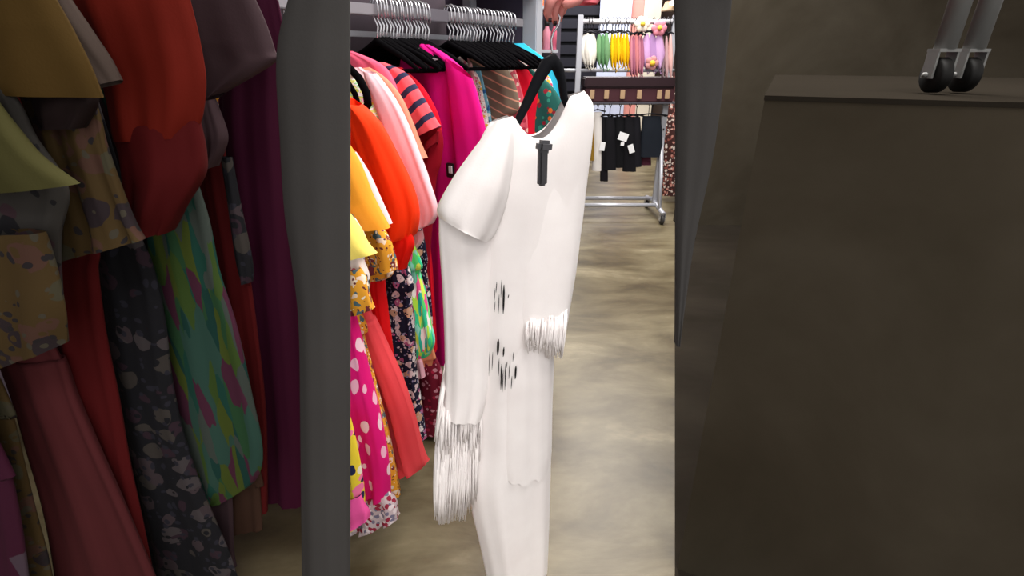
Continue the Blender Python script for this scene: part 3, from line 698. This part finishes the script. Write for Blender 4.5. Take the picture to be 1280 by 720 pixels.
ch += [(3, [(wp(708, -5, -.012), .0094), (wp(701, 8, -.004), .0088), (wp(699, 19, -.008), .0078), (wp(699, 26, -.018), .0062)])]
ch += [(3, [(wp(713, -5, -.028), .0084), (wp(707, 5, -.022), .0078), (wp(704, 13, -.026), .0068), (wp(702, 19, -.034), .0055)])]
ch += [(2, [(wp(726, -8, .02), .0112), (wp(722, 0, .034), .0096), (wp(711, 4, .036), .0086), (wp(702, 8, .03), .0068)])]
skinmesh('hand', ch, skin, person)
obj('sleeve', cloth([(716, -34, 742, -60), (722, -16, 764, -34), (712, 4, 744, 6)][::1], WP+WN*.03, WN, .03, .004, 4, nv=14, na=28, seed=11, top=.9), plain('#e0727e'), person)
for i, (x, y, o_) in enumerate(((687.5, 25, .008), (694, 28, 0), (698, 25, -.01))):
    obj('fingernail', box(wp(x, y, o_+.004), (.007, .003, .009), Rw, .001), plain('#2a1418', .3, 0, .5, False), person)

# ================================================================= ROLLING RACK AT THE BACK
BY = 4.88
bx = lambda x, y, Y=BY: atY(x, y, Y)
br = thing('rolling_rack', 'tall steel garment rack on casters at the back of the aisle', 'clothes rack', Vector((bx(775, 250).x, BY, 0)))
xl, xr = bx(724, 60).x, bx(843, 60).x
ztop = bx(780, 27).z; zmid = bx(780, 88).z; zlow = bx(780, 129).z
sm = STEEL
obj('post', box((xl, BY, (ztop+.1)/2+.03), (.045, .045, ztop-.06), None, .004), sm, br, smooth=False)
obj('post', box((xr-.02, BY, (ztop+.1)/2+.03), (.045, .045, ztop-.06), None, .004), sm, br, smooth=False)
obj('top_bar', tubeb([(xl-.02, BY, ztop), (xr+.02, BY, ztop)], .019, 12), plain('#d5d2d8', .4, .1, .5, False), br)
obj('middle_bar', tubeb([(xl-.02, BY, zmid), (xr+.02, BY, zmid)], .014, 12), sm, br)
obj('side_arm', tubeb([(bx(700, 88).x, BY+.02, zmid), (xl, BY, zmid)], .014, 10), sm, br)
obj('lower_bar', tubeb([(xl, BY, zlow), (xr, BY, zlow)], .014, 12), sm, br)
obj('base_bar', tubeb([(xl, BY+.1, .14), (xr, BY+.1, .14)], .018, 10), sm, br)
obj('base_bar', tubeb([(xl, BY-.12, .13), (xr-.04, BY-.12, .13)], .018, 10), sm, br)
for x in (xl, xr-.02):
    obj('foot', tubeb([(x, BY+.3, .10), (x, BY, .13), (x, BY-.32, .10)], .022, 10), sm, br)
    obj('brace', tubeb([(x, BY, .75), (x, BY-.12, .38), (x-.01, BY-.22, .12)], .017, 10), sm, br)
    for y in (BY-.3, BY+.28):
        w = obj('caster', wheel(bmesh.new(), (x, y, .045), .045, .03), plain('#3a3838', .5, weave=False), br)
        fb = bmesh.new(); add_box(fb, (x-.022, y, .07), (.006, .045, .07)); add_box(fb, (x+.022, y, .07), (.006, .045, .07)); add_box(fb, (x, y, .108), (.05, .05, .01))
        sub('caster_fork', fb, CHROME, w, br, smooth=False)
# perforation studs on the right post
for k in range(5):
    obj('hole_plug', box((xr-.02, BY-.024, 1.28-.12*k), (.014, .004, .018)), plain('#3b3a40', .5, weave=False), br, smooth=False)

def hang_item(name, label, cat, x0, x1, y0, y1, mat, style, Y, group, barz):
    w = x1-x0; xc = (x0+x1)/2
    P = Vector((0, Y, 0)); N = Vector((0, 1, 0))
    if style == 'cup': rows = [(xc-w*.15, y0, xc+w*.15, y0), (x0+w*.1, y0+(y1-y0)*.3, x1-w*.1, y0+(y1-y0)*.3), (x0, y0+(y1-y0)*.62, x1, y0+(y1-y0)*.62), (x0+w*.25, y0+(y1-y0)*.88, x1-w*.25, y0+(y1-y0)*.88), (xc-.6, y1, xc+.8, y1)]
    elif style == 'short': rows = [(x0+w*.12, y0, x1-w*.12, y0), (x0+w*.04, y0+(y1-y0)*.4, x1-w*.04, y0+(y1-y0)*.4), (x0, y1, x1, y1)]
    else: rows = [(xc-w*.3, y0, xc+w*.3, y0), (x0+w*.2, y0+(y1-y0)*.5, x1-w*.2, y0+(y1-y0)*.5), (x0, y1, x1, y1)]
    top = atY(xc, y0, Y)
    r = thing(name, label, cat, Vector((top.x, Y, top.z)), group)
    obj('cup' if style == 'cup' else 'body', cloth(rows, P, N, .035, .006, 3, nv=12, na=16, seed=rnd.randint(0, 999), top=.4), mat, r)
    if style == 'cup':
        a = atY(xc-w*.2, y1-4, Y); b = atY(xc+w*.1, y1+6, Y)
        obj('strap', tubeb([a, (a+b)/2+Vector((.012, -.01, -.01)), b, b+Vector((.018, 0, .02))], .0045, 5), mat, r)
    hb = tubeb([Vector((top.x, Y, barz-.03)), Vector((top.x-.016, Y, barz+.01)), Vector((top.x, Y, barz+.032)), Vector((top.x+.016, Y, barz+.01)), Vector((top.x, Y, barz-.04)), Vector((top.x, Y, top.z+.01))], .0035, 5)
    add_tube(hb, [Vector((top.x-.05*w/10, Y, top.z+.004)), Vector((top.x, Y, top.z+.022)), Vector((top.x+.05*w/10, Y, top.z+.004))], .007, 5)
    obj('hanger', hb, plain('#26242a', .5, weave=False), r)
    return r
def row_items(n, x0, x1, w, y0, y1, col, name, desc, cat, style, group):
    for i in range(n):
        xx = x0+(x1-x0)*i/max(1, n-1)
        hang_item(name, ('%s from the left of the %s' % (ORD[i], desc)), cat, xx-w/2, xx+w/2, y0+rnd.uniform(-1, 1), y1+rnd.uniform(-3, 3), plain(col[i % len(col)]), style, BY+.0*(i % 2)-.01*(i % 3), group, ztop)
row_items(4, 731, 741, 12, 42, 80, ['#f3efe6', '#e6dfd4'], 'bikini_top', 'four cream swim tops on the back rack', 'swimwear', 'cup', 'cream swim tops')
row_items(3, 749, 758, 10, 42, 82, ['#6f9a6c', '#5c8a5d'], 'bikini_top', 'three sage green swim tops on the back rack', 'swimwear', 'cup', 'green swim tops')
row_items(6, 765, 784, 6, 42, 82, ['#f2c40c', '#e0ab00'], 'bikini_top', 'six yellow swim tops on the back rack', 'swimwear', 'cup', 'yellow swim tops')
row_items(5, 789, 802, 7, 44, 92, ['#c98597', '#a8647c', '#cf7f84'], 'bikini_top', 'five dusty rose swim tops on the back rack', 'swimwear', 'cup', 'rose swim tops')
row_items(3, 808, 824, 14, 42, 84, ['#d3a8d8', '#b48abf'], 'bikini_top', 'three lilac swim tops on the back rack', 'swimwear', 'cup', 'lilac swim tops')
row_items(3, 828, 838, 6, 44, 96, ['#9a7f86', '#c9a1a4', '#e3b5b0'], 'bikini_top', 'three mauve strappy tops right on the back rack', 'swimwear', 'cup', 'mauve strappy tops')
for k, (x, y, col, lab) in enumerate(((803, 30, '#f7e9dc', 'cream silk flower leaning on the top bar of the back rack'), (824, 35, '#e78ea0', 'pink silk flower on the top bar of the back rack'))):
    p = bx(x, y, BY-.05); b = thing('silk_flower', lab, 'flower', p)
    fb = bmesh.new()
    for q in range(6):
        a = q*PI/3; cc = p+Vector((math.cos(a)*.035, 0, math.sin(a)*.032))
        g = bmesh.ops.create_icosphere(fb, subdivisions=2, radius=.032)
        bmesh.ops.transform(fb, matrix=Matrix.Translation(cc) @ Matrix.Diagonal((1, .45, 1, 1)), verts=g['verts'])
    obj('petals', fb, plain(col), b)
    g = bmesh.new(); bmesh.ops.create_icosphere(g, subdivisions=2, radius=.02, matrix=Matrix.Translation(p-Vector((0, .018, 0)))); obj('flower_centre', g, plain('#e9c24a'), b)
p = bx(815, 79, BY-.06); b = thing('silk_flower', 'yellow centred blush flower below the lilac tops', 'flower', p)
fb = bmesh.new()
for q in range(5):
    a = q*PI/2.5; cc = p+Vector((math.cos(a)*.03, 0, math.sin(a)*.03)); g = bmesh.ops.create_icosphere(fb, subdivisions=2, radius=.03)
    bmesh.ops.transform(fb, matrix=Matrix.Translation(cc) @ Matrix.Diagonal((1, .45, 1, 1)), verts=g['verts'])
obj('petals', fb, plain('#c98c8c'), b); g = bmesh.new(); bmesh.ops.create_icosphere(g, subdivisions=2, radius=.024, matrix=Matrix.Translation(p-Vector((0, .02, 0)))); obj('flower_centre', g, plain('#efc040'), b)

# long case with tan straps on the shelf
a = bx(727, 96); b = bx(842, 127)
shelf = obj('shelf_board', box(((a.x+b.x)/2, BY+.05, b.z-.005), (b.x-a.x, .30, .012)), DARKMET, br, smooth=False)
cz0, cz1 = b.z+.002, a.z
cc = thing('case', 'long dark brown case with tan leather tabs on the middle of the back rack', 'case', Vector(((a.x+b.x)/2, BY+.05, cz0)))
obj('body', box(((a.x+b.x)/2, BY+.05, cz0+(cz1-cz0)*.28), (b.x-a.x-.05, .26, (cz1-cz0)*.56), None, .008), plain('#4a2a30', .5), cc, smooth=False)
obj('lid', box(((a.x+b.x)/2, BY+.045, cz0+(cz1-cz0)*.78), (b.x-a.x-.04, .28, (cz1-cz0)*.42), None, .012), plain('#2e1d22', .5), cc, smooth=False)
for x in (740, 758, 778, 799, 824, 834):
    q = bx(x, 118, BY-.09)
    obj('tab', box((q.x, BY-.097, q.z), (.04, .01, .075), None, .003), plain('#b39474', .6), cc, smooth=False)

# lower hanging clothes
def low(name, lab, cat, x0, x1, y1, col, style='short', Y=BY-.02, y0=146, grp=None):
    return hang_item(name, lab, cat, x0, x1, y0, y1, plain(col), style, Y, grp, zlow)
low('trousers', 'mustard and brown narrow garment at the left end of the lower bar', 'trousers', 734, 743, 200, '#8a6a20', y0=143)
low('trousers', 'white trousers at the left end of the lower bar', 'trousers', 740, 754, 213, '#e9e3df', y0=140)
low('trousers', 'black trousers leg longest of the lower bar, beside the white ones', 'trousers', 750, 760, 226, '#17151a')
low('shorts', 'black shorts, third garment of the lower bar, small tag at its left edge', 'shorts', 754, 770, 212, '#131217', Y=BY-.04)
low('shorts', 'black shorts behind the large white price tag', 'shorts', 766, 783, 209, '#101014')
low('shorts', 'black shorts to the right of the large white price tag', 'shorts', 778, 795, 214, '#141318', Y=BY-.03)
low('trousers', 'black trousers beside the rightmost white tag, slightly grey', 'trousers', 788, 802, 208, '#18171d')
low('jacket', 'dark navy garment with open side on the right of the lower bar', 'trousers', 800, 829, 196, '#1d222b', Y=BY-.03, y0=145)
low('bag', 'plum pouch hanging below the dark navy garment', 'bag', 800, 814, 206, '#5e3040', Y=BY+.05, y0=180)
for (x, y, w, h, rt, lab) in ((779, 171, .085, .07, .3, 'largest white price tag on the black shorts'), (789, 186, .05, .075, -.35, 'white price tag right of the largest one on the black clothes'), (753, 183, .045, .075, .1, 'white price tag near the white trousers'), (778, 180, .03, .03, .1, 'tiny white tag directly under the largest price tag')):
    p = bx(x, y, BY-.10)
    o = obj('price_tag', box(p, (w, .004, h), Matrix.Rotation(rt, 3, 'Y')), plain('#f4f4f6', .5, weave=False), base=p, smooth=False); tag(o, lab, 'price tag')
# printed bundle at far right
p = bx(840, 205, 5.6)
o = garment('dress', 'brown and pink patterned garment just past the right post of the back rack', 'dress', 0, print_mat('brownpink', '#4c2c2a', ['#d99a8c', '#4c2c2a', '#efe0d6', '#a05a50'], 40, .5, distort=.03),
            [(832, 90, 846, 90), (832, 130, 848, 130), (830, 180, 850, 180), (828, 222, 852, 222), (828, 244, 852, 244)], .05, .01, 4, N=Vector((0, 1, 0)), P=Vector((0, 5.4, 0)))

# ================================================================= BACKGROUND PANELS
def panel(name, lab, cat, x0, y0, x1, y1, Y, mat, depth=.05):
    a = atY(x0, y0, Y); b = atY(x1, y1, Y); b.z = 0
    o = obj(name, box(((a.x+b.x)/2, Y+depth/2, (a.z+b.z)/2), (b.x-a.x, depth, a.z-b.z), None, .004), mat, base=Vector(((a.x+b.x)/2, Y, b.z)), smooth=False)
    return tag(o, lab, cat)
sw = thing('slat_wall', 'black slatted display panel behind the raised hanger', 'display panel', Vector((atY(728, 100, 8.4).x, 8.4, 0)))
x0, x1 = atY(694, 60, 8.4).x, atY(757, 60, 8.4).x
obj('backing', box(((x0+x1)/2, 8.45, 1.25), (x1-x0, .03, 2.5)), plain('#15151c', .7), sw, smooth=False)
z = .3
while z < 2.5:
    obj('slat', box(((x0+x1)/2, 8.41, z), (x1-x0, .04, .13), None, .008), plain('#1c1c26', .55), sw, smooth=False); z += .17
panel('banner', 'pale blue tall hanging panel behind the top bar of the back rack', 'banner', 755, -60, 786, 60, 8.3, plain('#c9d0ea', .8))
panel('banner', 'salmon pink tall panel right of the pale blue one', 'banner', 786, -60, 813, 60, 8.35, plain('#e29a92', .8))
panel('pole', 'cream upright pole right of the salmon panel', 'pole', 813, -60, 819, 90, 8.2, plain('#e6dccb', .6))
panel('cabinet', 'dark brown tall cabinet behind the right of the back rack', 'cabinet', 819, -60, 846, 240, 8.5, plain('#4a3e38', .7), .4)
lm = thing('lamp', 'small warm lamp shade glowing in front of the dark brown cabinet', 'lamp', atY(836, 12, 8.1))
p = atY(836, 8, 8.1)
lb = bmesh.new(); add_tube(lb, [p+Vector((0, 0, -.06)), p+Vector((0, 0, -.04)), p+Vector((0, 0, .06))], [.10, .09, .05], 18); obj('lamp_shade', lb, plain('#a38b74', .5), lm)
g = bmesh.new(); bmesh.ops.create_icosphere(g, subdivisions=2, radius=.035, matrix=Matrix.Translation(p+Vector((.02, -.08, .03))))
em = bpy.data.materials.new('bulb'); em.use_nodes = True; em.node_tree.nodes['Principled BSDF'].inputs['Emission Color'].default_value = (1, .9, .7, 1); em.node_tree.nodes['Principled BSDF'].inputs['Emission Strength'].default_value = 3
obj('bulb', g, em, lm)
obj('hanging_rod', tubeb([p+Vector((0, 0, .06)), Vector((p.x, p.y, 3.25))], .008, 6), DARKMET, lm)
# shelf goods behind the end of the rail
gs = thing('shelf_unit', 'narrow shelving with small goods behind the end of the clothes rail', 'shelving', atY(676, 80, 4.2))
for yy in (10, 64):
    a = atY(650, yy, 4.2); b = atY(697, yy, 4.2)
    obj('shelf_board', box(((a.x+b.x)/2, 4.3, a.z), (b.x-a.x, .3, .02)), STEEL, gs, smooth=False)
a = atY(652, -30, 4.2); b = atY(695, 130, 4.45)
obj('back_panel', box(((a.x+b.x)/2, 4.47, 1.2), (b.x-a.x+.04, .02, 1.9)), plain('#57505c', .8), gs, smooth=False)
def bottle(x, y, h, col, lab, r=.022):
    p = atY(x, y, 4.22)
    t = thing('bottle', lab, 'bottle', p)
    bm = bmesh.new(); add_tube(bm, [p, p+Vector((0, 0, h*.62)), p+Vector((0, 0, h*.74)), p+Vector((0, 0, h*.82))], [r, r, r*.5, r*.45], 14); obj('body', bm, plain(col, .35), t)
    obj('cap', tubeb([p+Vector((0, 0, h*.8)), p+Vector((0, 0, h))], r*.55, 12), BLACKP, t)
bottle(671, 63, .23, '#c9b23a', 'mustard yellow bottle with black cap on the shelf left of the hanger hook')
bottle(683, 63, .20, '#d98a9e', 'pink bottle on the shelf just behind the hanger hook', .03)
bottle(692, 63, .20, '#cc5f78', 'rose bottle right of the pink one behind the hanger hook', .02)
bottle(671, 9, .07, '#e2662a', 'squat orange jar at the top edge above the yellow bottle', .05)
bottle(579, 3, .05, '#e2c23a', 'squat yellow jar on the top shelf above the far hooks', .04)

import sys
if '--dbg' in sys.argv:
    for d in DBG: print('DBG %-8s %-30s z %.2f..%.2f  s %.2f..%.2f miny %.2f' % d)
